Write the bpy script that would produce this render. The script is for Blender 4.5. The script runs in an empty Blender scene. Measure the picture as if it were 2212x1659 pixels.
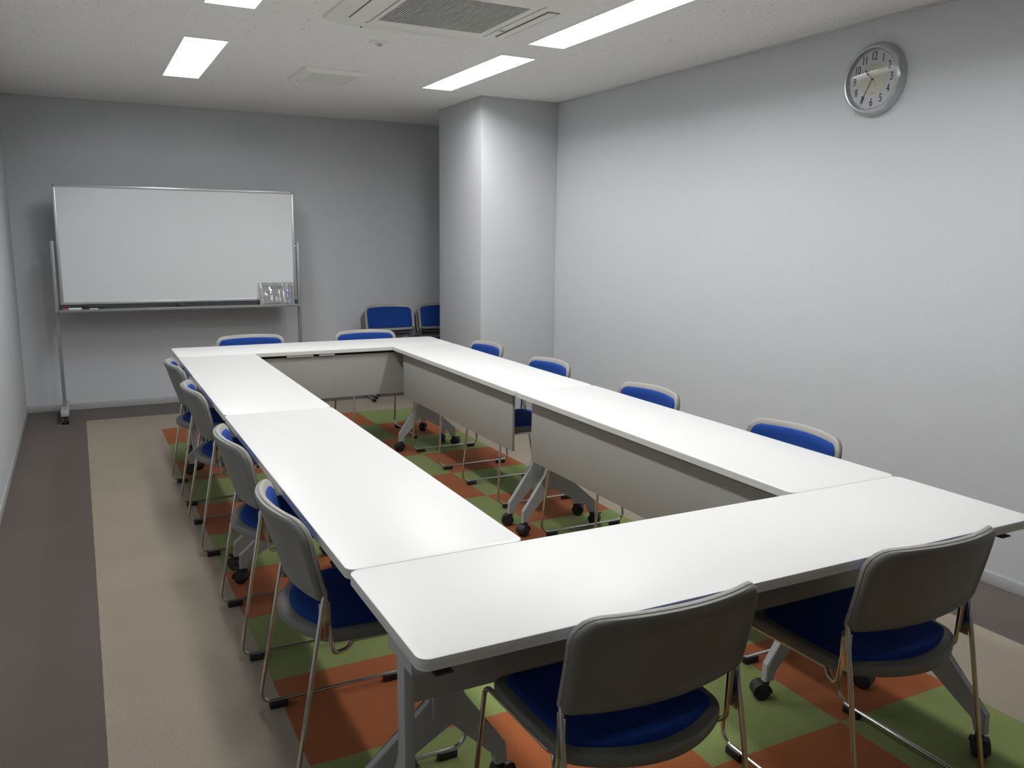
import bpy, bmesh, math, random
from mathutils import Vector, Matrix
random.seed(7)
C = bpy.context.scene.collection
PI = math.pi

# ------------------------------------------------------------------ camera
cam_d = bpy.data.cameras.new('camera')
cam_o = bpy.data.objects.new('camera', cam_d); C.objects.link(cam_o)
R_ = Vector((0.8887832, -0.4581864, 0.01138569))
U_ = Vector((0.06995367, 0.1601621, 0.98460885))
F_ = Vector((0.45295795, 0.87430734, -0.17440121))
m = Matrix.Identity(4)
for i in range(3):
    m[i][0] = R_[i]; m[i][1] = U_[i]; m[i][2] = -F_[i]
m[0][3], m[1][3], m[2][3] = -0.4763, -6.6076, 1.4505
cam_o.matrix_world = m
cam_d.sensor_fit = 'HORIZONTAL'; cam_d.sensor_width = 36.0
cam_d.lens = 36.0 * 1804.53 / 2212.0
cam_d.clip_start = 0.05
bpy.context.scene.camera = cam_o

# ------------------------------------------------------------------ world, exposure
w = bpy.data.worlds.new('world'); bpy.context.scene.world = w
w.use_nodes = True
w.node_tree.nodes['Background'].inputs[0].default_value = (0.6, 0.65, 0.7, 1)
w.node_tree.nodes['Background'].inputs[1].default_value = 0.0
vs = bpy.context.scene.view_settings
vs.view_transform = 'Standard'; vs.look = 'None'; vs.gamma = 1.0; vs.exposure = 0.0
vs.use_curve_mapping = False
bpy.context.scene.cycles.use_denoising = True
bpy.context.scene.cycles.max_bounces = 10
bpy.context.scene.cycles.diffuse_bounces = 4
bpy.context.scene.cycles.sample_clamp_indirect = 8
LAMP = 45.0

# room numbers
XL, XR, YB, YF, H = -0.9125, 2.9154, 1.0207, -8.6, 2.4671
PX, PY, PY2 = 2.2644, -0.7804, 0.0484

# ------------------------------------------------------------------ materials
def srgb(r, g, b):
    f = lambda c: c/12.92 if c <= 0.04045 else ((c+0.055)/1.055)**2.4
    return (f(r/255), f(g/255), f(b/255), 1)

def mat(name, col, rough=0.5, metal=0.0, noise=0.0, nscale=200, bump=0.0, bscale=None, spec=0.5, sheen=0.0):
    M = bpy.data.materials.new(name); M.use_nodes = True
    nt = M.node_tree; b = nt.nodes['Principled BSDF']
    b.inputs['Base Color'].default_value = col
    b.inputs['Roughness'].default_value = rough
    b.inputs['Metallic'].default_value = metal
    b.inputs['Specular IOR Level'].default_value = spec
    if sheen: b.inputs['Sheen Weight'].default_value = sheen
    tc = nt.nodes.new('ShaderNodeTexCoord')
    n = nt.nodes.new('ShaderNodeTexNoise'); n.inputs['Scale'].default_value = nscale
    n.inputs['Detail'].default_value = 3
    nt.links.new(tc.outputs['Object'], n.inputs['Vector'])
    hs = nt.nodes.new('ShaderNodeMix'); hs.data_type = 'RGBA'; hs.blend_type = 'MULTIPLY'
    hs.inputs[0].default_value = 1.0
    mr = nt.nodes.new('ShaderNodeMapRange'); mr.inputs[3].default_value = 1-noise; mr.inputs[4].default_value = 1+noise
    nt.links.new(n.outputs[0], mr.inputs[0])
    hs.inputs[6].default_value = col
    nt.links.new(mr.outputs[0], hs.inputs[7])
    nt.links.new(hs.outputs[2], b.inputs['Base Color'])
    if bump:
        bn = nt.nodes.new('ShaderNodeTexNoise'); bn.inputs['Scale'].default_value = bscale or nscale
        bn.inputs['Detail'].default_value = 2
        nt.links.new(tc.outputs['Object'], bn.inputs['Vector'])
        bp = nt.nodes.new('ShaderNodeBump'); bp.inputs['Strength'].default_value = bump
        bp.inputs['Distance'].default_value = 0.002
        nt.links.new(bn.outputs[0], bp.inputs['Height']); nt.links.new(bp.outputs[0], b.inputs['Normal'])
    return M

M_wall = mat('wall_paint', (0.565, 0.575, 0.595, 1), 0.6, noise=0.03, nscale=60, bump=0.25, bscale=350, spec=0.3)
M_base = mat('baseboard_vinyl', (0.40, 0.41, 0.41, 1), 0.5, noise=0.02)
M_trim = mat('ceiling_trim', (0.55, 0.56, 0.56, 1), 0.5)
M_top = mat('white_laminate', (0.69, 0.685, 0.675, 1), 0.38, noise=0.008, nscale=30, spec=0.4)
M_edge = mat('table_edge_grey', (0.66, 0.665, 0.645, 1), 0.45)
M_panel = mat('modesty_panel_grey', (0.335, 0.335, 0.31, 1), 0.5, noise=0.03, nscale=400)
M_leg = mat('grey_painted_steel', (0.38, 0.40, 0.41, 1), 0.42, noise=0.03, nscale=300)
M_dark = mat('dark_steel', (0.035, 0.036, 0.037, 1), 0.5)
M_black = mat('black_rubber', (0.012, 0.012, 0.013, 1), 0.55, noise=0.1)
M_chrome = mat('chrome', (0.62, 0.62, 0.62, 1), 0.16, metal=1.0)
M_shell = mat('grey_plastic_front', (0.285, 0.27, 0.25, 1), 0.5, noise=0.03, nscale=500, bump=0.1)
M_cover = mat('grey_plastic_cover', (0.155, 0.157, 0.15, 1), 0.48, noise=0.04, nscale=600, bump=0.15)
M_blue = mat('blue_fabric', (0.0095, 0.040, 0.20, 1), 0.9, noise=0.25, nscale=900, bump=0.4, bscale=900, spec=0.12)
M_alu = mat('aluminium', (0.50, 0.51, 0.52, 1), 0.32, metal=0.55, noise=0.02)
M_aludim = mat('grey_aluminium', (0.27, 0.28, 0.285, 1), 0.4, metal=0.4, noise=0.02)
M_wb = mat('whiteboard_surface', (0.73, 0.745, 0.76, 1), 0.3, spec=0.4)
M_capgrey = mat('grey_cap', (0.30, 0.31, 0.32, 1), 0.5)
M_ac = mat('off_white_plastic', (0.84, 0.84, 0.78, 1), 0.5, noise=0.02, nscale=80)
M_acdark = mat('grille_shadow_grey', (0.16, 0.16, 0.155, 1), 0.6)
M_slat = mat('grille_slat', (0.52, 0.52, 0.50, 1), 0.5)
M_silver = mat('silver_plastic', (0.50, 0.51, 0.52, 1), 0.3, metal=0.75)
M_face = mat('clock_face', (0.80, 0.80, 0.84, 1), 0.6)
M_cream = mat('clock_cream', (0.78, 0.76, 0.62, 1), 0.6)
M_ink = mat('dark_ink', (0.03, 0.03, 0.035, 1), 0.5)
M_faint = mat('faint_ink', (0.40, 0.40, 0.36, 1), 0.5)
M_inkgrey = mat('print_grey', (0.22, 0.22, 0.23, 1), 0.5)
M_inkblue = mat('print_blue', (0.09, 0.13, 0.32, 1), 0.5)
M_paleblue = mat('print_pale_blue', (0.48, 0.56, 0.78, 1), 0.5)
M_white = mat('white_plastic', (0.80, 0.80, 0.80, 1), 0.4)
M_red = mat('red_plastic', (0.55, 0.04, 0.04, 1), 0.4)
M_navy = mat('navy_plastic', (0.01, 0.012, 0.05, 1), 0.4)
M_film = mat('laminated_paper', (0.62, 0.62, 0.63, 1), 0.07, spec=1.0, bump=0.3, bscale=30)
M_refl = mat('white_reflector', (0.88, 0.88, 0.88, 1), 0.4)

def glass_mat():
    M = bpy.data.materials.new('clear_lens'); M.use_nodes = True
    nt = M.node_tree; nt.nodes.clear()
    o = nt.nodes.new('ShaderNodeOutputMaterial'); mx = nt.nodes.new('ShaderNodeMixShader')
    t = nt.nodes.new('ShaderNodeBsdfTransparent'); g = nt.nodes.new('ShaderNodeBsdfGlossy')
    g.inputs['Roughness'].default_value = 0.02
    f = nt.nodes.new('ShaderNodeFresnel'); f.inputs[0].default_value = 1.5
    nt.links.new(f.outputs[0], mx.inputs[0]); nt.links.new(t.outputs[0], mx.inputs[1]); nt.links.new(g.outputs[0], mx.inputs[2])
    nt.links.new(mx.outputs[0], o.inputs[0])
    return M
M_glass = glass_mat()

def lamp_mat():
    M = bpy.data.materials.new('lit_led_bar'); M.use_nodes = True
    nt = M.node_tree; nt.nodes.clear()
    o = nt.nodes.new('ShaderNodeOutputMaterial'); e = nt.nodes.new('ShaderNodeEmission')
    e.inputs[0].default_value = (0.985, 1.0, 1.0, 1); e.inputs[1].default_value = LAMP
    nt.links.new(e.outputs[0], o.inputs[0])
    return M
M_lamp = lamp_mat()

def carpet_mat():
    M = bpy.data.materials.new('carpet_tiles'); M.use_nodes = True
    nt = M.node_tree; N = nt.nodes; L = nt.links
    b = N['Principled BSDF']; b.inputs['Roughness'].default_value = 0.95
    b.inputs['Specular IOR Level'].default_value = 0.1; b.inputs['Sheen Weight'].default_value = 0.1
    tc = N.new('ShaderNodeTexCoord'); wob = N.new('ShaderNodeTexNoise'); wob.inputs['Scale'].default_value = 120
    L.new(tc.outputs['Object'], wob.inputs['Vector'])
    sx = N.new('ShaderNodeSeparateXYZ'); L.new(tc.outputs['Object'], sx.inputs[0])
    def mt(op, a, bb=None):
        n = N.new('ShaderNodeMath'); n.operation = op
        for i, v in enumerate((a, bb)):
            if v is None: continue
            if isinstance(v, (int, float)): n.inputs[i].default_value = v
            else: L.new(v, n.inputs[i])
        return n.outputs[0]
    wv = mt('MULTIPLY', mt('SUBTRACT', wob.outputs[0], 0.5), 0.008)
    X = mt('ADD', sx.outputs[0], wv); Y = mt('ADD', sx.outputs[1], wv)
    par = mt('MODULO', mt('ADD', mt('ADD', mt('FLOOR', mt('DIVIDE', X, .5)), mt('FLOOR', mt('DIVIDE', mt('MULTIPLY', Y, -1), .5))), 40), 2)
    inx = mt('MULTIPLY', mt('GREATER_THAN', X, 0), mt('LESS_THAN', X, 2.0))
    col_in = mt('MULTIPLY', inx, mt('LESS_THAN', Y, 0))
    bei_in = mt('MULTIPLY', mt('MULTIPLY', mt('GREATER_THAN', X, -.495), mt('LESS_THAN', X, 2.5)), mt('LESS_THAN', Y, .534))
    def mix(f, c1, c2):
        n = N.new('ShaderNodeMix'); n.data_type = 'RGBA'; L.new(f, n.inputs[0])
        for i, v in ((6, c1), (7, c2)):
            if isinstance(v, tuple): n.inputs[i].default_value = v
            else: L.new(v, n.inputs[i])
        return n.outputs[2]
    chk = mix(par, (0.27, 0.078, 0.022, 1), (0.175, 0.215, 0.072, 1))
    c = mix(bei_in, (0.096, 0.079, 0.069, 1), (0.285, 0.24, 0.19, 1))
    c = mix(col_in, c, chk)
    # per tile brightness
    wn = N.new('ShaderNodeTexWhiteNoise'); wn.noise_dimensions = '2D'
    cb = N.new('ShaderNodeCombineXYZ'); L.new(mt('FLOOR', mt('DIVIDE', X, .5)), cb.inputs[0]); L.new(mt('FLOOR', mt('DIVIDE', Y, .5)), cb.inputs[1])
    L.new(cb.outputs[0], wn.inputs['Vector'])
    tb = N.new('ShaderNodeMapRange'); tb.inputs[3].default_value = .975; tb.inputs[4].default_value = 1.025; L.new(wn.outputs['Value'], tb.inputs[0])
    n1 = N.new('ShaderNodeTexNoise'); n1.inputs['Scale'].default_value = 230; n1.inputs['Detail'].default_value = 4; n1.inputs['Roughness'].default_value = .7
    L.new(tc.outputs['Object'], n1.inputs['Vector'])
    r1 = N.new('ShaderNodeMapRange'); r1.inputs[1].default_value = .3; r1.inputs[2].default_value = .7; r1.inputs[3].default_value = .68; r1.inputs[4].default_value = 1.3
    L.new(n1.outputs[0], r1.inputs[0])
    n2 = N.new('ShaderNodeTexNoise'); n2.inputs['Scale'].default_value = 3; n2.inputs['Detail'].default_value = 4; L.new(tc.outputs['Object'], n2.inputs['Vector'])
    r2 = N.new('ShaderNodeMapRange'); r2.inputs[3].default_value = .88; r2.inputs[4].default_value = 1.1; L.new(n2.outputs[0], r2.inputs[0])
    k = mt('MULTIPLY', mt('MULTIPLY', r1.outputs[0], r2.outputs[0]), tb.outputs[0])
    vm = N.new('ShaderNodeVectorMath'); vm.operation = 'SCALE'; L.new(c, vm.inputs[0]); L.new(k, vm.inputs['Scale'])
    L.new(vm.outputs[0], b.inputs['Base Color'])
    bp = N.new('ShaderNodeBump'); bp.inputs['Strength'].default_value = .5; bp.inputs['Distance'].default_value = .003
    L.new(n1.outputs[0], bp.inputs['Height']); L.new(bp.outputs[0], b.inputs['Normal'])
    return M
M_carpet = carpet_mat()

def ceiling_mat():
    M = bpy.data.materials.new('pitted_ceiling_board'); M.use_nodes = True
    nt = M.node_tree; N = nt.nodes; L = nt.links
    b = N['Principled BSDF']; b.inputs['Roughness'].default_value = 0.9; b.inputs['Specular IOR Level'].default_value = .1
    tc = N.new('ShaderNodeTexCoord')
    v = N.new('ShaderNodeTexVoronoi'); v.inputs['Scale'].default_value = 58; v.inputs['Randomness'].default_value = 1
    n = N.new('ShaderNodeTexNoise'); n.inputs['Scale'].default_value = 30
    ad = N.new('ShaderNodeVectorMath'); ad.operation = 'MULTIPLY_ADD'; ad.inputs[1].default_value = (.05, .05, 0)
    L.new(tc.outputs['Object'], n.inputs['Vector']); L.new(n.outputs['Color'], ad.inputs[0]); L.new(tc.outputs['Object'], ad.inputs[2])
    L.new(ad.outputs[0], v.inputs['Vector'])
    # a pit where the cell's random value is high and the cell centre is near
    lt = N.new('ShaderNodeMapRange'); lt.inputs[1].default_value = .10; lt.inputs[2].default_value = .22; lt.inputs[3].default_value = 1; lt.inputs[4].default_value = 0
    L.new(v.outputs['Distance'], lt.inputs[0])
    sp = N.new('ShaderNodeSeparateColor'); L.new(v.outputs['Color'], sp.inputs[0])
    gt = N.new('ShaderNodeMath'); gt.operation = 'GREATER_THAN'; gt.inputs[1].default_value = .45; L.new(sp.outputs[0], gt.inputs[0])
    mu = N.new('ShaderNodeMath'); mu.operation = 'MULTIPLY'; L.new(lt.outputs[0], mu.inputs[0]); L.new(gt.outputs[0], mu.inputs[1])
    mx = N.new('ShaderNodeMix'); mx.data_type = 'RGBA'; L.new(mu.outputs[0], mx.inputs[0])
    mx.inputs[6].default_value = (.86, .86, .84, 1); mx.inputs[7].default_value = (.33, .33, .32, 1)
    L.new(mx.outputs[2], b.inputs['Base Color'])
    return M
M_ceil = ceiling_mat()

# ------------------------------------------------------------------ mesh helpers
def link(name, bm, m, parent=None, loc=None, rot=None, smooth=True, angle=35):
    me = bpy.data.meshes.new(name)
    bmesh.ops.recalc_face_normals(bm, faces=bm.faces[:])
    bm.to_mesh(me); bm.free()
    for p in me.polygons: p.use_smooth = smooth
    if smooth: me.set_sharp_from_angle(angle=math.radians(angle))
    for mm in (m if isinstance(m, (list, tuple)) else [m]): me.materials.append(mm)
    o = bpy.data.objects.new(name, me); C.objects.link(o)
    if parent: o.parent = parent
    if loc: o.location = loc
    if rot: o.rotation_euler = rot
    return o

def B(): return bmesh.new()

def box(bm, x0, x1, y0, y1, z0, z1, bev=0.0, mi=0, M=None, seg=2):
    r = bmesh.ops.create_cube(bm, size=1.0)
    vv = r['verts']
    bmesh.ops.scale(bm, vec=(x1-x0, y1-y0, z1-z0), verts=vv)
    bmesh.ops.translate(bm, vec=((x0+x1)/2, (y0+y1)/2, (z0+z1)/2), verts=vv)
    fs = set(f for v in vv for f in v.link_faces)
    for f in fs: f.material_index = mi
    if bev:
        es = list(set(e for f in fs for e in f.edges))
        r2 = bmesh.ops.bevel(bm, geom=es, offset=bev, segments=seg, affect='EDGES', profile=.5, material=mi)
        vv = list(set(v for f in r2['faces'] for v in f.verts) | set(v for v in vv if v.is_valid))
    if M is not None: bmesh.ops.transform(bm, matrix=M, verts=[v for v in vv if v.is_valid])
    return vv

def cyl(bm, p0, p1, r0, r1=None, n=20, mi=0, cap=True):
    p0, p1 = Vector(p0), Vector(p1); r1 = r0 if r1 is None else r1
    d = (p1-p0).normalized(); a = d.orthogonal().normalized(); b = d.cross(a)
    rings = []
    for p, r in ((p0, r0), (p1, r1)):
        rings.append([bm.verts.new(p + (a*math.cos(2*PI*i/n) + b*math.sin(2*PI*i/n))*r) for i in range(n)])
    for i in range(n):
        f = bm.faces.new((rings[0][i], rings[0][(i+1) % n], rings[1][(i+1) % n], rings[1][i])); f.material_index = mi
    if cap:
        for rg in rings: f = bm.faces.new(rg); f.material_index = mi

def lathe(bm, prof, M=None, n=32, mi=0):
    """prof: list of (r, z) about local z"""
    M = M or Matrix.Identity(4); rings = []
    for r, z in prof:
        if r < 1e-6: rings.append([bm.verts.new(M @ Vector((0, 0, z)))])
        else: rings.append([bm.verts.new(M @ Vector((r*math.cos(2*PI*i/n), r*math.sin(2*PI*i/n), z))) for i in range(n)])
    for a, b in zip(rings, rings[1:]):
        for i in range(n):
            if len(a) == 1 and len(b) == 1: continue
            if len(a) == 1: vs_ = (a[0], b[i], b[(i+1) % n])
            elif len(b) == 1: vs_ = (a[i], b[0], a[(i+1) % n])
            else: vs_ = (a[i], b[i], b[(i+1) % n], a[(i+1) % n])
            f = bm.faces.new(vs_); f.material_index = mi

def fillet(pts, rads, seg=7):
    """polyline with rounded corners"""
    out = [Vector(pts[0])]
    for i in range(1, len(pts)-1):
        p, a, b = Vector(pts[i]), Vector(pts[i-1]), Vector(pts[i+1])
        r = rads[i] if isinstance(rads, (list, tuple)) else rads
        u = (a-p).normalized(); v = (b-p).normalized(); ang = u.angle(v)
        if r <= 0 or ang > 3.1: out.append(p); continue
        t = r/math.tan(ang/2); t = min(t, .49*(a-p).length, .49*(b-p).length); r = t*math.tan(ang/2)
        c = p + (u+v).normalized()*(r/math.sin(ang/2))
        s, e = p+u*t-c, p+v*t-c
        tot = s.angle(e); ax = s.cross(e).normalized()
        for k in range(seg+1): out.append(c + Matrix.Rotation(tot*k/seg, 3, ax) @ s)
    out.append(Vector(pts[-1])); return out

def tube(bm, path, r, n=12, cap=True):
    path = [Vector(p) for p in path]; rings = []; prev = None
    for i, p in enumerate(path):
        if i == 0: d = path[1]-p
        elif i == len(path)-1: d = p-path[i-1]
        else: d = (path[i+1]-p).normalized() + (p-path[i-1]).normalized()
        d.normalize()
        a = d.orthogonal().normalized() if prev is None else (prev - d*prev.dot(d)).normalized()
        prev = a; b = d.cross(a)
        rings.append([bm.verts.new(p + (a*math.cos(2*PI*k/n)+b*math.sin(2*PI*k/n))*r) for k in range(n)])
    for q, s in zip(rings, rings[1:]):
        for k in range(n): bm.faces.new((q[k], q[(k+1) % n], s[(k+1) % n], s[k]))
    if cap: bm.faces.new(rings[0]); bm.faces.new(rings[-1])

def prism(bm, poly, axis, a0, a1, bev=0.0, mi=0):
    """extrude a 2D polygon along axis ('x','y','z')"""
    def P(u, v, w_): return {'x': (w_, u, v), 'y': (u, w_, v), 'z': (u, v, w_)}[axis]
    lo = [bm.verts.new(P(u, v, a0)) for u, v in poly]; hi = [bm.verts.new(P(u, v, a1)) for u, v in poly]
    n = len(poly); fs = [bm.faces.new(lo), bm.faces.new(hi)]
    for i in range(n): fs.append(bm.faces.new((lo[i], lo[(i+1) % n], hi[(i+1) % n], hi[i])))
    for f in fs: f.material_index = mi
    if bev:
        es = list(set(e for f in fs[:2] for e in f.edges))
        bmesh.ops.bevel(bm, geom=es, offset=bev, segments=2, affect='EDGES', material=mi)

def text_bm(bm, s, size, M, sx=1.0, mi=0, depth=.0006):
    cu = bpy.data.curves.new('t', 'FONT'); cu.body = s; cu.size = size; cu.align_x = 'CENTER'; cu.align_y = 'CENTER'
    cu.extrude = depth; cu.resolution_u = 6
    o = bpy.data.objects.new('t', cu); C.objects.link(o)
    bpy.context.view_layer.update()
    me = o.to_mesh(); tmp = bmesh.new(); tmp.from_mesh(me); o.to_mesh_clear()
    mp = {}
    for v in tmp.verts: mp[v] = bm.verts.new(M @ Vector((v.co.x*sx, v.co.y, v.co.z)))
    for f in tmp.faces:
        try: g = bm.faces.new([mp[v] for v in f.verts]); g.material_index = mi
        except ValueError: pass
    tmp.free(); bpy.data.objects.remove(o); bpy.data.curves.remove(cu)

def empty(name, loc=(0, 0, 0), rz=0.0):
    o = bpy.data.objects.new(name, None); C.objects.link(o); o.empty_display_size = .1
    o.location = loc; o.rotation_euler = (0, 0, rz); return o

def tag(o, label, cat, group=None, kind=None):
    o['label'] = label; o['category'] = cat
    if group: o['group'] = group
    if kind: o['kind'] = kind
    return o

def struct(o): o['kind'] = 'structure'; return o

def copy_tree(o, parent=None):
    c = o.copy(); C.objects.link(c)
    if parent: c.parent = parent
    for ch in list(o.children):
        copy_tree(ch, c)
    return c

# ------------------------------------------------------------------ room shell
bm = B(); vv = [bm.verts.new(p) for p in ((XL, YF, 0), (XR, YF, 0), (XR, YB, 0), (XL, YB, 0))]; bm.faces.new(vv)
struct(link('floor', bm, M_carpet, smooth=False))

T = .12
bm = B(); box(bm, XL-T, XL, YF-T, YB+T, 0, H+.2); struct(link('wall_left', bm, M_wall, smooth=False))
bm = B(); box(bm, XR, XR+T, YF-T, YB+T, 0, H+.2); struct(link('wall_right', bm, M_wall, smooth=False))
bm = B(); box(bm, XL, XR, YB, YB+T, 0, H+.2); struct(link('wall_back', bm, M_wall, smooth=False))
bm = B(); box(bm, XL, XR, YF-T, YF, 0, H+.2); struct(link('wall_front', bm, M_wall, smooth=False))
bm = B(); box(bm, PX, XR, PY, PY2, 0, H, bev=.004, seg=3); struct(link('wall_column', bm, M_wall))

LX = [(0.113, 0.333), (1.764, 1.980)]
FIX = [(0, -1.665, -.427), (0, -3.67, -2.43), (0, -5.44, -4.20),
       (1, -2.11, -.865), (1, -3.67, -2.433), (1, -5.40, -4.16)]
holes = [(LX[c][0], LX[c][1], a, b) for c, a, b in FIX]
xs = sorted(set([XL, XR] + [h for c in LX for h in c]))
ys = sorted(set([YF, YB] + [v for h in holes for v in h[2:]]))
bm = B(); cache = {}
def cv(x, y):
    if (x, y) not in cache: cache[(x, y)] = bm.verts.new((x, y, H))
    return cache[(x, y)]
for i in range(len(xs)-1):
    for j in range(len(ys)-1):
        mx_, my_ = (xs[i]+xs[i+1])/2, (ys[j]+ys[j+1])/2
        if any(h[0] < mx_ < h[1] and h[2] < my_ < h[3] for h in holes): continue
        bm.faces.new((cv(xs[i], ys[j]), cv(xs[i], ys[j+1]), cv(xs[i+1], ys[j+1]), cv(xs[i+1], ys[j])))
struct(link('ceiling', bm, M_ceil, smooth=False))

def baseboard(name, x0, x1, y0, y1):
    bm = B(); box(bm, x0, x1, y0, y1, 0, .056, bev=.0025)
    struct(link(name, bm, M_base))
bt = .007
baseboard('baseboard_left', XL, XL+bt, YF, YB)
baseboard('baseboard_back', XL, XR, YB-bt, YB)
baseboard('baseboard_right', XR-bt, XR, YF, PY)
baseboard('baseboard_column', PX-bt, XR, PY-bt, PY)
baseboard('baseboard_recess', PX-bt, PX, PY-bt, PY2)
def crown(name, x0, x1, y0, y1):
    bm = B(); box(bm, x0, x1, y0, y1, H-.009, H, bev=.002); struct(link(name, bm, M_trim))
ct = .012
crown('trim_1', XL, XL+ct, YF, YB); crown('trim_2', XL, XR, YB-ct, YB); crown('trim_3', XR-ct, XR, YF, PY)
crown('trim_4', PX-ct, XR, PY-ct, PY); crown('trim_5', PX-ct, PX, PY-ct, PY2)

# ------------------------------------------------------------------ ceiling lights
def make_light(L_, W_):
    root = empty('ceiling_light')
    d = .085; k = .045
    bm = B()
    lo = [bm.verts.new((sx*W_/2, sy*L_/2, 0)) for sx, sy in ((-1, -1), (1, -1), (1, 1), (-1, 1))]
    hi = [bm.verts.new((sx*(W_/2-k), sy*(L_/2-.05), d)) for sx, sy in ((-1, -1), (1, -1), (1, 1), (-1, 1))]
    for i in range(4): bm.faces.new((lo[i], hi[i], hi[(i+1) % 4], lo[(i+1) % 4]))
    bm.faces.new(hi)
    # thin rim flush with the board
    lip = [bm.verts.new((sx*(W_/2+.006), sy*(L_/2+.006), -.0015)) for sx, sy in ((-1, -1), (1, -1), (1, 1), (-1, 1))]
    lip2 = [bm.verts.new((sx*W_/2, sy*L_/2, -.0015)) for sx, sy in ((-1, -1), (1, -1), (1, 1), (-1, 1))]
    for i in range(4):
        bm.faces.new((lip[i], lip2[i], lip2[(i+1) % 4], lip[(i+1) % 4])); bm.faces.new((lip2[i], lo[i], lo[(i+1) % 4], lip2[(i+1) % 4]))
    link('reflector', bm, M_refl, root, smooth=False)
    bm = B(); n = 10; w2 = .055; l2 = L_/2-.055; rings = []
    for s in (-1, 1):
        rings.append([bm.verts.new((-w2*math.cos(PI*i/n), s*l2, d-.002-.055*math.sin(PI*i/n))) for i in range(n+1)])
    for i in range(n): bm.faces.new((rings[0][i], rings[0][i+1], rings[1][i+1], rings[1][i]))
    bm.faces.new(rings[0]); bm.faces.new(rings[1])
    link('lamp_bar', bm, M_lamp, root)
    return root
lbl = ['lit recessed strip light above the left table row, nearest the back wall',
       'lit recessed strip light cut off above, left of the air conditioner',
       'lit recessed strip light on the left side, nearest the camera',
       'lit recessed strip light in front of the column',
       'long bright recessed strip light right of the air conditioner',
       'lit recessed strip light on the right side, nearest the camera']
for (c, a, b), lb in zip(FIX, lbl):
    r = make_light(b-a, LX[c][1]-LX[c][0]); r.location = ((LX[c][0]+LX[c][1])/2, (a+b)/2, H)
    tag(r, lb, 'ceiling light', 'recessed strip lights in the ceiling')

# ------------------------------------------------------------------ air conditioner cassette
ac = empty('air_conditioner', (1.119, -2.90, H))
tag(ac, 'square off-white ceiling air conditioner with ribbed grey intake grille', 'air conditioner')
bm = B()
def frame_ring(bm, levels, mi=0):
    """levels: (halfx, halfy, z, corner chamfer)"""
    rings = []
    for hx, hy, z, c in levels:
        pts = [(-hx+c, -hy), (hx-c, -hy), (hx, -hy+c), (hx, hy-c), (hx-c, hy), (-hx+c, hy), (-hx, hy-c), (-hx, -hy+c)]
        rings.append([bm.verts.new((x, y, z)) for x, y in pts])
    for a, b in zip(rings, rings[1:]):
        for i in range(8): f = bm.faces.new((a[i], a[(i+1) % 8], b[(i+1) % 8], b[i])); f.material_index = mi
    return rings
frame_ring(bm, [(.475, .475, 0, .03), (.475, .475, -.010, .03), (.43, .43, -.032, .05), (.275, .275, -.034, .004), (.264, .264, -.030, .004), (.264, .264, -.012, .004)])
link('panel', bm, M_ac, ac, angle=25)
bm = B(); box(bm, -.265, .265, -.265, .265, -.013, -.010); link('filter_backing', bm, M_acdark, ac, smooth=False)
bm = B()
for i in range(44):
    x = -.258 + i*.012; box(bm, x-.0028, x+.0028, -.263, .263, -.032, -.016)
for y in (-.13, 0, .13): box(bm, -.263, .263, y-.002, y+.002, -.026, -.018)
link('grille', bm, M_slat, ac, smooth=False)
for k in (1, 3):
    M = Matrix.Rotation(k*PI/2, 4, 'Z')
    bm = B(); box(bm, -.27, .27, .345, .405, -.0345, -.028, M=M); s = link('air_slot', bm, M_acdark, ac, smooth=False)
    bm = B(); Mt = M @ Matrix.Translation((0, .375, -.036)) @ Matrix.Rotation(math.radians(6), 4, 'X')
    box(bm, -.265, .265, -.026, .024, -.003, .003, bev=.0015, M=Mt); link('louver', bm, M_ac, ac)
    bm = B(); box(bm, .30, .33, .300, .306, -.0345, -.030, M=M); link('corner_clip', bm, M_capgrey, ac, smooth=False)
for sx_ in (.295, -.3):
    bm = B(); box(bm, sx_, sx_+.005, -.30, .30, -.0352, -.033); link('grille_seam', bm, M_capgrey, ac, smooth=False)
bm = B(); box(bm, .31, .335, .14, .150, -.036, -.033); link('badge', bm, M_capgrey, ac, smooth=False)
bm = B(); cyl(bm, (-.30, .415, -.036), (-.30, .415, -.03), .004); link('sensor', bm, M_ink, ac)

# ------------------------------------------------------------------ ceiling vent
ve = empty('ceiling_vent', (1.062, -.965, H)); tag(ve, 'off-white rectangular ceiling vent cover near the back of the room', 'vent')
bm = B()
frame_ring(bm, [(.205, .25, 0, .004), (.205, .25, -.006, .004), (.18, .225, -.026, .004), (.150, .195, -.026, .003), (.148, .193, -.021, .003)])
link('frame', bm, M_ac, ve, angle=20)
bm = B(); box(bm, -.149, .149, -.194, .194, -.023, -.019); link('cover_plate', bm, mat('vent_cover', (.74, .74, .67, 1), .6, bump=.3, bscale=500), ve, smooth=False)
bm = B(); box(bm, -.172, -.164, .10, .125, -.028, -.025); link('catch', bm, M_capgrey, ve, smooth=False)

# ------------------------------------------------------------------ sprinkler
sp = empty('sprinkler', (1.052, -2.062, H)); tag(sp, 'small round recessed sprinkler head between vent and air conditioner', 'sprinkler')
bm = B(); lathe(bm, [(.056, 0), (.056, -.003), (.052, -.007), (.024, -.009), (.022, -.004), (0, -.004)]); link('escutcheon', bm, M_ac, sp)
bm = B()
for k in range(3):
    a = k*2*PI/3; cyl(bm, (.008*math.cos(a), .008*math.sin(a), -.004), (.008*math.cos(a), .008*math.sin(a), -.016), .0015, n=8)
lathe(bm, [(0, -.015), (.013, -.015), (.013, -.017), (0, -.018)], n=16)
link('deflector', bm, M_chrome, sp)

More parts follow.
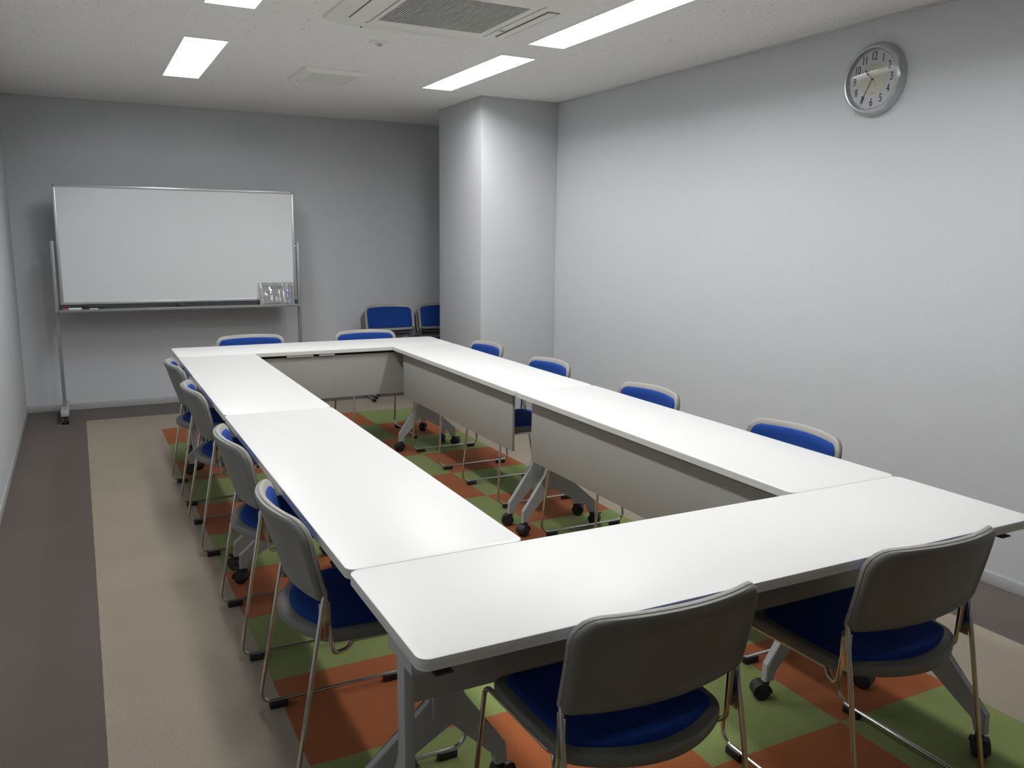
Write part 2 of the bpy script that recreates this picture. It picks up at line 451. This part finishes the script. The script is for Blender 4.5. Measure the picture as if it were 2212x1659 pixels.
# ------------------------------------------------------------------ wall clock (local: x right, y up, z out of wall)
ck = empty('wall_clock', (XR, -3.738, 2.19))
ck.rotation_euler = (PI/2, 0, -PI/2)
tag(ck, 'round silver wall clock with cream centre and twelve numerals, on the right wall', 'clock')
bm = B(); n = 72
prof = [(.168, .0), (.166, .022), (.160, .036), (.152, .043), (.146, .045), (.140, .043), (.137, .036), (.135, .022)]
rings = []
for j, (r, z) in enumerate(prof):
    rg = []
    for i in range(n):
        a = 2*PI*i/n; kf = 0
        if j < 4: kf = (0.0, .0055, .006, .003)[j] * (-abs(math.sin(a*6)) if j else 0)
        rg.append(bm.verts.new(((r+kf)*math.cos(a), (r+kf)*math.sin(a), z + (0 if j != 2 else .004*abs(math.sin(a*6))))))
    rings.append(rg)
for a_, b_ in zip(rings, rings[1:]):
    for i in range(n): bm.faces.new((a_[i], a_[(i+1) % n], b_[(i+1) % n], b_[i]))
bm.faces.new(rings[0])
link('bezel', bm, M_silver, ck, angle=22)
bm = B(); lathe(bm, [(0, .024), (.136, .024), (.136, .018), (0, .018)], n=64); link('clock_face', bm, M_face, ck)
bm = B(); lathe(bm, [(0, .0248), (.075, .0248), (.075, .0242)], n=64); link('centre_disc', bm, M_cream, ck)
bm = B()
for h in range(1, 13):
    a = PI/2 - h*PI/6
    M = Matrix.Translation((.103*math.cos(a), .103*math.sin(a), .0252))
    text_bm(bm, str(h), .053, M, sx=.66)
    link('numeral', bm, M_ink, ck, smooth=False); bm = B()
for h in range(12):
    a = PI/2 - h*PI/6
    bm = B(); M = Matrix.Rotation(a, 4, 'Z') @ Matrix.Translation((.1285, 0, .0250)); box(bm, -.003, .003, -.0008, .0008, -.0005, .0008, M=M)
    link('tick_mark', bm, M_ink, ck, smooth=False)
bm = B(); lathe(bm, [(.1315, .0245), (.1315, .0256), (.1300, .0256), (.1300, .0245)], n=64); link('minute_ring', bm, M_capgrey, ck)
def hand(name, ang, L0, L1, pts, m, z):
    bm = B(); M = Matrix.Rotation(PI/2-math.radians(ang), 4, 'Z')
    lo = [bm.verts.new(M @ Vector((x, y, z))) for x, y in pts]; hi = [bm.verts.new(M @ Vector((x, y, z+.0012))) for x, y in pts]
    bm.faces.new(lo); bm.faces.new(hi)
    for i in range(len(pts)): bm.faces.new((lo[i], lo[(i+1) % len(pts)], hi[(i+1) % len(pts)], hi[i]))
    return link(name, bm, m, ck, smooth=False)
hand('hour_hand', 317.5, 0, 0, [(0, -.0015), (.028, -.0015), (.036, -.0065), (.046, -.0055), (.066, -.0003), (.066, .0003), (.046, .0055), (.036, .0065), (.028, .0015), (0, .0015)], M_ink, .0275)
hand('minute_hand', 210, 0, 0, [(0, -.0014), (.085, -.0014), (.090, -.005), (.096, -.003), (.118, -.0004), (.118, .0004), (.096, .003), (.090, .005), (.085, .0014), (0, .0014)], M_ink, .0295)
hand('second_hand', 328, 0, 0, [(-.038, -.0022), (-.014, -.0035), (-.012, -.0007), (.078, -.0005), (.078, .0005), (-.012, .0007), (-.014, .0035), (-.038, .0022)], M_white, .0315)
bm = B(); cyl(bm, (0, 0, .025), (0, 0, .034), .0045, .003); link('hub', bm, M_ink, ck)
for yy, rr in ((.052, .0016), (-.072, .001)):
    bm = B(); cyl(bm, (0, yy, .0247), (0, yy, .0258), rr, n=10); link('dial_dot', bm, M_ink, ck)
bm = B()
for x in range(-4, 5): box(bm, x*.0036-.0012, x*.0036+.0012, .0625, .0655, .0249, .0253)
link('dial_lettering', bm, M_faint, ck, smooth=False); bm = B()
for x in range(-9, 10): box(bm, x*.0022-.0008, x*.0022+.0008, -.062, -.060, .0249, .0253)
for x in range(-3, 4): box(bm, x*.0022-.0008, x*.0022+.0008, -.0585, -.0565, .0249, .0253)
link('dial_lettering', bm, M_faint, ck, smooth=False)
bm = B(); lathe(bm, [(.1365, .0385), (.12, .0399), (.10, .04125), (.08, .0423), (.06, .0431), (.04, .04365), (.02, .0440), (0, .0441)], n=64); link('lens', bm, M_glass, ck, angle=80)

# ------------------------------------------------------------------ chairs
NP = 72
def rrect(hw, y0, y1, rt, rb):
    """rounded rectangle, top radius rt, bottom radius rb, straight runs subdivided"""
    pts = []
    for (cx, cy, a0, r) in ((hw-rt, y1-rt, 0, rt), (-hw+rt, y1-rt, 90, rt), (-hw+rb, y0+rb, 180, rb), (hw-rb, y0+rb, 270, rb)):
        for k in range(6):
            a = math.radians(a0 + 90*k/5); pts.append((cx+r*math.cos(a), cy+r*math.sin(a)))
    out = []
    for i in range(len(pts)):
        p, q = pts[i], pts[(i+1) % len(pts)]; out.append(p)
        if i % 6 == 5:
            for k in range(1, 12): out.append((p[0]+(q[0]-p[0])*k/12, p[1]+(q[1]-p[1])*k/12))
    return out

def rings_mesh(bm, levels, mapf, close_last=True, close_first=False):
    """levels: list of point lists (same length) with offset; mapf(x,y,off)->3D"""
    rg = []
    for pts, off in levels: rg.append([bm.verts.new(mapf(x, y, off)) for x, y in pts])
    for a, b in zip(rg, rg[1:]):
        n = len(a)
        for i in range(n): bm.faces.new((a[i], a[(i+1) % n], b[(i+1) % n], b[i]))
    def cap(ring, pts, off):
        cx = 0; cy = sum(p[1] for p in pts)/len(pts)
        prev = ring
        for k in (.8, .6, .4, .2):
            nr = [bm.verts.new(mapf(cx+(x-cx)*k, cy+(y-cy)*k, off)) for x, y in pts]
            for i in range(len(nr)): bm.faces.new((prev[i], prev[(i+1) % len(nr)], nr[(i+1) % len(nr)], nr[i]))
            prev = nr
        c = bm.verts.new(mapf(cx, cy, off))
        for i in range(len(prev)): bm.faces.new((prev[i], prev[(i+1) % len(prev)], c))
    if close_last: cap(rg[-1], *levels[-1])
    if close_first: cap(rg[0], *levels[0])

HW = .231; ZB, ZT = .530, .746
def bl(i): return rrect(HW-i, ZB+i, ZT-i, max(.052-i*.8, .014), max(.020-i*.5, .008))
def bmap(x, z, off):
    t = (z-ZB)/(ZT-ZB); q = 1-min(1, (x/HW)**2)
    tt = max(0, min(1, t))
    zz = z + .010*q*tt - .010*q*(1-tt)
    y = .100 - .038*t - .008*t*t - (.032+.028*tt)*q - .004*math.sin(PI*tt)
    return (x, y + off, zz + off*.16)      # normal roughly forward, tilted

SHW = .220
def sl(i): return rrect(SHW-i, .118+i, .442-i, max(.05-i*.8, .012), max(.030-i*.6, .012))
def smap(x, y, off):
    q = 1-min(1, (x/SHW)**2); t = (y-.118)/.324
    yy = y - .090*q*max(0, 1-t*1.25)
    z = .425 + off + .006*t - .007*q*math.sin(PI*max(0, min(1, t))) - .010*max(0, t-.85)/.15*1.0
    return (x*(.95+.05*min(1, max(0, t*2))), yy, z)

TR = .0062
def make_chair():
    root = empty('stacking_chair')
    bm = B(); rings_mesh(bm, [(bl(.001), -.001), (bl(0), .002), (bl(0), .008), (bl(.004), .012), (bl(.024), .012)], bmap, True, True)
    link('backrest', bm, M_shell, root, angle=50)
    bm = B(); rings_mesh(bm, [(bl(.0035), -.001), (bl(.0015), -.003), (bl(.002), -.010), (bl(.008), -.0145), (bl(.022), -.0145), (bl(.025), -.0125)], bmap)
    link('back_cover', bm, M_cover, root, angle=50)
    bm = B(); rings_mesh(bm, [(bl(.022), .010), (bl(.023), .017), (bl(.032), .022)], bmap)
    link('back_cushion', bm, M_blue, root, angle=60)
    bm = B(); rings_mesh(bm, [(sl(.02), -.028), (sl(.004), -.024), (sl(0), -.018), (sl(0), .002), (sl(.004), .006), (sl(.03), .006)], smap, True, True)
    link('seat', bm, M_cover, root, angle=50)
    bm = B(); rings_mesh(bm, [(sl(.026), .004), (sl(.027), .013), (sl(.036), .019)], smap)
    link('seat_cushion', bm, M_blue, root, angle=60)
    for s in (-1, 1):
        X = s*.236
        path = fillet([(s*.205, .17, .400), (s*.212, .465, .398), (X, .492, .0225), (X, .004, .0225), (s*.224, .098, .545)],
                      [0, .03, .045, .035, 0], 8)
        bm = B(); tube(bm, path, TR, 12); fr = link('side_frame', bm, M_chrome, root, angle=60)
        for y in (.062, .430):
            bm = B(); box(bm, X-.012, X+.012, y-.028, y+.028, 0, .0235, bev=.003); link('rubber_foot', bm, M_black, fr)
        bm = B()
        path = fillet([(s*.214, .104, .555), (s*.221, .116, .378), (s*.196, .165, .374), (s*.186, .19, .405)], [0, .030, .02, 0], 8)
        tube(bm, path, TR, 12); link('back_support', bm, M_chrome, root, angle=60)
        bm = B(); box(bm, s*.222-.0018, s*.222+.0018, .084, .114, .425, .525, bev=.001); link('gusset_plate', bm, M_chrome, root)
    bm = B(); box(bm, -.205, .205, .405, .418, .385, .400, bev=.002); link('seat_brace', bm, M_dark, root)
    return root

chair0 = make_chair(); used = [False]
def chair(x, y, rz, label, group, z=0.0):
    c = chair0 if not used[0] else copy_tree(chair0)
    used[0] = True
    c.location = (x, y, z); c.rotation_euler = (0, 0, rz)
    tag(c, label, 'chair', group)
    return c
K = 'blue and grey chair with chrome legs, '
GL, GR, GN, GF, GS = ('chairs along the left table row', 'chairs along the right table row', 'chairs at the near table',
                      'chairs at the far table', 'spare chairs stacked by the back wall')
chair(.530, -5.42, math.radians(0), K+'left of two with backs to the camera', GN)
chair(1.325, -5.42, math.radians(0), K+'right of two with backs to the camera', GN)
for y, lb in ((-4.395, 'first on the left row, nearest the camera'), (-3.595, 'second from the camera on the left row'),
              (-2.54, 'third from the camera on the left row'), (-1.745, 'last on the left row, nearest the whiteboard')):
    chair(-.075, y, -PI/2, K+lb, GL)
for y, lb in ((-4.365, 'nearest the camera on the right row'), (-3.455, 'second from the camera on the right row'),
              (-2.505, 'third from the camera on the right row'), (-1.675, 'farthest on the right row, beside the column')):
    chair(1.94, y, PI/2, K+lb, GR)
chair(.555, -.62, PI, K+'at the far table below the whiteboard', GF)
chair(1.375, -.62, PI, K+'at the far table before the chair stacks', GF)
for sx_, nm in ((2.005, 'left stack by the back wall'), (2.512, 'right stack half hidden by the column')):
    for k, pos in ((0, 'bottom of the '), (1, 'middle of the '), (2, 'top of the ')):
        chair(sx_, .80-.06*k, PI, 'blue and grey chair, '+pos+nm, GS, z=.036*k)

# ------------------------------------------------------------------ flip-top tables
TH = .7085
def make_caster(root, x, y, swivel, brake=False):
    """wheel pair under a stem"""
    M = Matrix.Translation((x, y, 0)) @ Matrix.Rotation(swivel, 4, 'Z')
    bm = B()
    for s in (-1, 1):
        Mw = M @ Matrix.Translation((s*.0115, .014, .0275)) @ Matrix.Rotation(PI/2, 4, 'Y')
        lathe(bm, [(0, -.0095), (.019, -.0095), (.0245, -.008), (.0275, -.005), (.0275, .005), (.0245, .008), (.019, .0095), (.017, .0075), (0, .0075)], Mw, n=28)
    # hood
    n = 12; rr = .031
    for s in (-.0225, .0225):
        pass
    prof = [(.014+rr*math.cos(math.radians(a)), .0275+rr*math.sin(math.radians(a))) for a in range(-10, 181, 19)]
    prof += [(.014+.026*math.cos(math.radians(a)), .0275+.026*math.sin(math.radians(a))) for a in range(180, -11, -19)]
    tmp = bmesh.new(); prism(tmp, prof, 'x', -.0225, .0225)
    bmesh.ops.transform(tmp, matrix=M, verts=tmp.verts[:])
    me = bpy.data.meshes.new('tmp'); tmp.to_mesh(me); tmp.free(); bm.from_mesh(me); bpy.data.meshes.remove(me)
    cyl(bm, M @ Vector((0, 0, .052)), M @ Vector((0, 0, .066)), .012, n=16)
    if brake: box(bm, -.012, .012, .030, .062, .050, .055, bev=.002, M=M @ Matrix.Rotation(math.radians(12), 4, 'X'))
    return link('caster', bm, M_black, root, angle=40)

def make_table():
    root = empty('flip_top_table')
    hx, hy = .899, .2245
    bm = B()
    def rr2(i, z, r=.025):
        pts = []
        for (cx, cy, a0) in ((hx-i-r, hy-i-r, 0), (-hx+i+r, hy-i-r, 90), (-hx+i+r, -hy+i+r, 180), (hx-i-r, -hy+i+r, 270)):
            for k in range(9):
                a = math.radians(a0+90*k/8); pts.append(bm.verts.new((cx+r*math.cos(a), cy+r*math.sin(a), z)))
        return pts
    lv = [rr2(.003, TH), rr2(.0005, TH-.0012), rr2(0, TH-.003), rr2(0, TH-.012), rr2(.0008, TH-.013), rr2(.0008, TH-.0140), rr2(0, TH-.015),
          rr2(0, TH-.0170), rr2(.0008, TH-.0175), rr2(.0008, TH-.0185), rr2(0, TH-.019), rr2(0, TH-.0245), rr2(.004, TH-.027)]
    for j, (a, b) in enumerate(zip(lv, lv[1:])):
        for i in range(len(a)):
            f = bm.faces.new((a[i], a[(i+1) % len(a)], b[(i+1) % len(b)], b[i])); f.material_index = 0 if j < 1 else 1
    f = bm.faces.new(lv[0]); f.material_index = 0
    f = bm.faces.new(lv[-1]); f.material_index = 1
    link('tabletop', bm, [M_top, M_edge], root, angle=30)
    bm = B(); box(bm, -.80, .80, .170, .184, .380, .664, bev=.002); link('modesty_panel', bm, M_panel, root)
    bm = B(); box(bm, -.82, .82, .004, .042, .615, .655, bev=.004); link('crossbeam', bm, M_dark, root)
    for s in (-1, 1):
        x = s*.80
        bm = B(); box(bm, s*.837-.012, s*.837+.012, .000, .046, .25, .665, bev=.004); post = link('post', bm, M_leg, root)
        bm = B(); box(bm, s*.842-.022, s*.842+.022, -.088, .05, .602, .604); box(bm, s*.842-.0225, s*.842-.0205, -.088, .05, .602, .681); box(bm, s*.842+.0205, s*.842+.0225, -.088, .05, .602, .681)
        box(bm, s*.842-.0225, s*.842+.0225, -.089, -.087, .602, .681)
        link('hinge_bracket', bm, M_leg, root)
        bm = B()
        poly = [(.003, .335), (.075, .335), (.092, .290), (.212, .122), (.215, .064), (.183, .064), (.178, .100), (.055, .225),
                (-.165, .100), (-.170, .064), (-.202, .064), (-.200, .125), (-.005, .295)]
        prism(bm, poly, 'x', s*.825-.013, s*.825+.013, bev=.003); link('leg', bm, M_leg, root, angle=30)
        make_caster(root, s*.82, .199, random.uniform(-1.2, 1.2)); make_caster(root, s*.82, -.186, random.uniform(-.9, .9)+PI, brake=True)
        lx = -.847 if s < 0 else .79
        bm = B(); box(bm, lx-.019, lx+.019, -.214, -.17, .664, .668, bev=.0015); box(bm, lx-.012, lx+.012, -.18, -.10, .668, .6815)
        link('release_lever', bm, M_dark, root)
    return root
tab0 = make_table()
X0, Y0t = .012, -5.3207
CX = X0+.9
tabs = [(CX, Y0t+.225, 0, 'white flip-top folding table across the front, nearest the camera'),
        (X0+.225, Y0t+.45+.9, -PI/2, 'white flip-top folding table of the left row, nearer the camera'),
        (X0+.225, Y0t+.45+2.7, -PI/2, 'white flip-top folding table of the left row, nearer the whiteboard'),
        (X0+1.575, Y0t+.45+.9, PI/2, 'white flip-top folding table of the right row, nearer the camera'),
        (X0+1.575, Y0t+.45+2.7, PI/2, 'white flip-top folding table of the right row, nearer the column'),
        (CX, Y0t+.45+3.6+.225, PI, 'white flip-top folding table across the far end, below the whiteboard')]
th = -.0031
for i, (x, y, rz, lb) in enumerate(tabs):
    t = tab0 if i == 0 else copy_tree(tab0)
    dx, dy = x-X0, y-Y0t
    t.location = (X0+dx*math.cos(th)-dy*math.sin(th), Y0t+dx*math.sin(th)+dy*math.cos(th), 0)
    t.rotation_euler = (0, 0, rz+th)
    tag(t, lb, 'table', 'white folding tables set in a rectangle')
    far = t
for x0_, x1_ in ((.08, .25), (-.06, .04)):
    bm = B(); box(bm, x0_, x1_, .192, .212, .668, .6825, bev=.002); link('cable_clip', bm, M_white, far)

# ------------------------------------------------------------------ mobile whiteboard
WY = .68
wb = empty('mobile_whiteboard', (.292, WY, 0)); tag(wb, 'large mobile whiteboard in aluminium frame on two wheeled feet', 'whiteboard')
bx0, bx1, bz0, bz1 = -.897, .897, .889, 1.797
fw = .020
bm = B(); box(bm, bx0+fw*.6, bx1-fw*.6, -.009, .009, bz0+fw*.6, bz1-fw*.6); link('board_surface', bm, M_wb, wb, smooth=False)
bm = B()
box(bm, bx0+.02, bx1-.02, -.015, .015, bz1-fw, bz1, bev=.003); link('frame', bm, M_alu, wb)
bm = B(); box(bm, bx0+.02, bx1-.02, -.015, .015, bz0, bz0+fw, bev=.003); link('frame', bm, M_alu, wb)
for s, xx in ((1, bx0), (-1, bx1)):
    a, b = sorted((xx, xx+s*fw)); bm = B(); box(bm, a, b, -.015, .015, bz0+.02, bz1-.02, bev=.003); link('frame', bm, M_alu, wb)
    for z in (bz0, bz1):
        zz = sorted((z, z+(.024 if z == bz0 else -.024))); a, b = sorted((xx-s*.001, xx+s*.024))
        bm = B(); box(bm, a, b, -.0165, .0165, zz[0], zz[1], bev=.006, seg=3); link('corner_cap', bm, M_capgrey, wb)
for s in (-1, 1):
    X = s*.925 - .003
    bm = B(); box(bm, X-.0125, X+.0125, -.014, .014, .095, 1.375, bev=.002); link('upright', bm, M_aludim, wb)
    bm = B(); cyl(bm, (X-s*.012, 0, 1.345), (s*.893, 0, 1.345), .005); link('pivot', bm, M_chrome, wb)
    bm = B(); box(bm, X-.028, X+.028, -.235, .235, .062, .100, bev=.004); ft = link('base_foot', bm, M_leg, wb)
    for y in (-.205, .205):
        bm = B(); M = Matrix.Translation((X, y, 0))
        for q in (-1, 1):
            lathe(bm, [(0, -.010), (.022, -.010), (.027, -.006), (.027, .006), (.022, .010), (0, .010)], M @ Matrix.Translation((q*.014, -.012*(1 if y < 0 else -1), .027)) @ Matrix.Rotation(PI/2, 4, 'Y'), n=24)
        cyl(bm, (X, y, .03), (X, y, .064), .010, n=14)
        box(bm, -.026, .026, -.020, .006, .040, .058, bev=.004, M=M); link('caster', bm, M_black, wb)
bm = B(); box(bm, -.915, .905, -.080, -.012, .845, .850, bev=.001); box(bm, -.915, .905, -.084, -.078, .836, .858, bev=.001)
link('tray', bm, M_aludim, wb)
bm = B(); box(bm, -.912, .902, -.012, .012, .852, .886); link('lower_rail', bm, M_dark, wb, smooth=False)
bm = B(); box(bm, -.06, -.01, -.045, -.012, .855, .885, bev=.004); box(bm, -.066, -.058, -.03, -.012, .862, .880); link('latch', bm, M_dark, wb)

# things on the tray
def marker(name, x, y, rz, cap, lb):
    r = empty(name, (x, y, .8505), rz); tag(r, lb, 'marker')
    bm = B(); cyl(bm, (-.03, 0, .0085), (.062, 0, .0085), .0083, n=18); link('barrel', bm, M_white, r)
    bm = B(); cyl(bm, (-.066, 0, .0085), (-.025, 0, .0085), .0090, n=18); link('cap', bm, cap, r)
    bm = B(); cyl(bm, (.062, 0, .0085), (.068, 0, .0085), .0075, n=18); link('end_plug', bm, cap, r)
marker('marker_pen', -.53, WY-.030, .03, M_navy, 'white marker pen with dark navy cap, behind the red one')
marker('marker_pen', -.53, WY-.060, -.02, M_red, 'white marker pen with red cap at the front of the whiteboard tray')
mg = empty('tray_magnet', (-.437, WY-.045, .8505)); tag(mg, 'small beige block between the marker pens and the eraser', 'magnet')
bm = B(); box(bm, -.018, .018, -.015, .015, 0, .014, bev=.003); link('block', bm, M_cream, mg)
er = empty('whiteboard_eraser', (-.385, WY-.046, .8505)); tag(er, 'black whiteboard eraser with white label on the tray', 'eraser')
bm = B(); box(bm, -.070, .075, -.026, .026, .010, .036, bev=.007, seg=3); link('grip', bm, M_black, er)
bm = B(); box(bm, -.068, .073, -.025, .025, 0, .011); link('felt_pad', bm, M_dark, er, smooth=False)
bm = B(); box(bm, -.028, .032, -.0275, -.0255, .004, .014); link('label_strip', bm, M_white, er, smooth=False)

# laminated notice leaning on the board
nt_ = empty('laminated_notice', (1.016, WY-.066, .8515)); nt_.rotation_euler = (math.radians(-12), 0, math.radians(-1))
tag(nt_, 'laminated white notice with blue diagram leaning at the whiteboard corner', 'notice')
bm = B(); ww, hh = .143, .192
nx, nz = 60, 24; grid = {}
def paper(x, z, o=0): return (x, -.004*math.sin((x/ww+.3)*2.2) - .003*math.sin(z*18+x*9) - .0012*math.sin(x*75+z*6) - o, z)
for i in range(nx+1):
    for j in range(nz+1):
        grid[i, j] = bm.verts.new(paper(-ww+2*ww*i/nx, hh*j/nz))
for i in range(nx):
    for j in range(nz): bm.faces.new((grid[i, j], grid[i+1, j], grid[i+1, j+1], grid[i, j+1]))
bmesh.ops.solidify(bm, geom=bm.faces[:], thickness=.0012)
link('sheet', bm, M_film, nt_, angle=80)
def mark(bm, x0, x1, z0, z1, o=.0012):
    q = [bm.verts.new(paper(a, b, o)) for a, b in ((x0, z0), (x1, z0), (x1, z1), (x0, z1))]; bm.faces.new(q)
def row(bm, x0, x1, z, h, cw, gap=.25, vert=False):
    t = x0
    while t < x1:
        c = cw*random.uniform(.5, 1.0)
        if random.random() > gap*.5:
            if vert: mark(bm, z, z+h, t, t+c*.8)
            else: mark(bm, t, t+c*.8, z, z+h*random.uniform(.6, 1))
        t += c
bm = B()
for a_ in ((-.123, .118, .158, .006, .006), (-.120, .122, .010, .006, .006), (-.05, .048, .140, .010, .008), (.03, .155, .124, .005, .006, .25, True)):
    bm = B(); row(bm, *a_); link('bold_print', bm, M_ink, nt_, smooth=False)
for z, x1 in ((.118, -.03), (.112, -.02), (.106, -.045), (.088, .03), (.073, .03), (.058, .01), (.022, .04)):
    bm = B(); row(bm, -.100 if z > .03 else -.02, x1, z, .004, .006, .15); link('fine_print', bm, M_inkgrey, nt_, smooth=False)
bm = B()
mark(bm, .077, .102, .048, .108); mark(bm, .082, .094, .108, .116); mark(bm, .078, .084, .042, .048); mark(bm, .094, .1, .042, .048)
for k in range(5): mark(bm, .104, .108, .054+k*.010, .058+k*.010)
link('diagram', bm, M_inkblue, nt_, smooth=False)
bm = B(); mark(bm, .083, .092, .056, .098, .0018); link('diagram_centre', bm, M_paleblue, nt_, smooth=False)
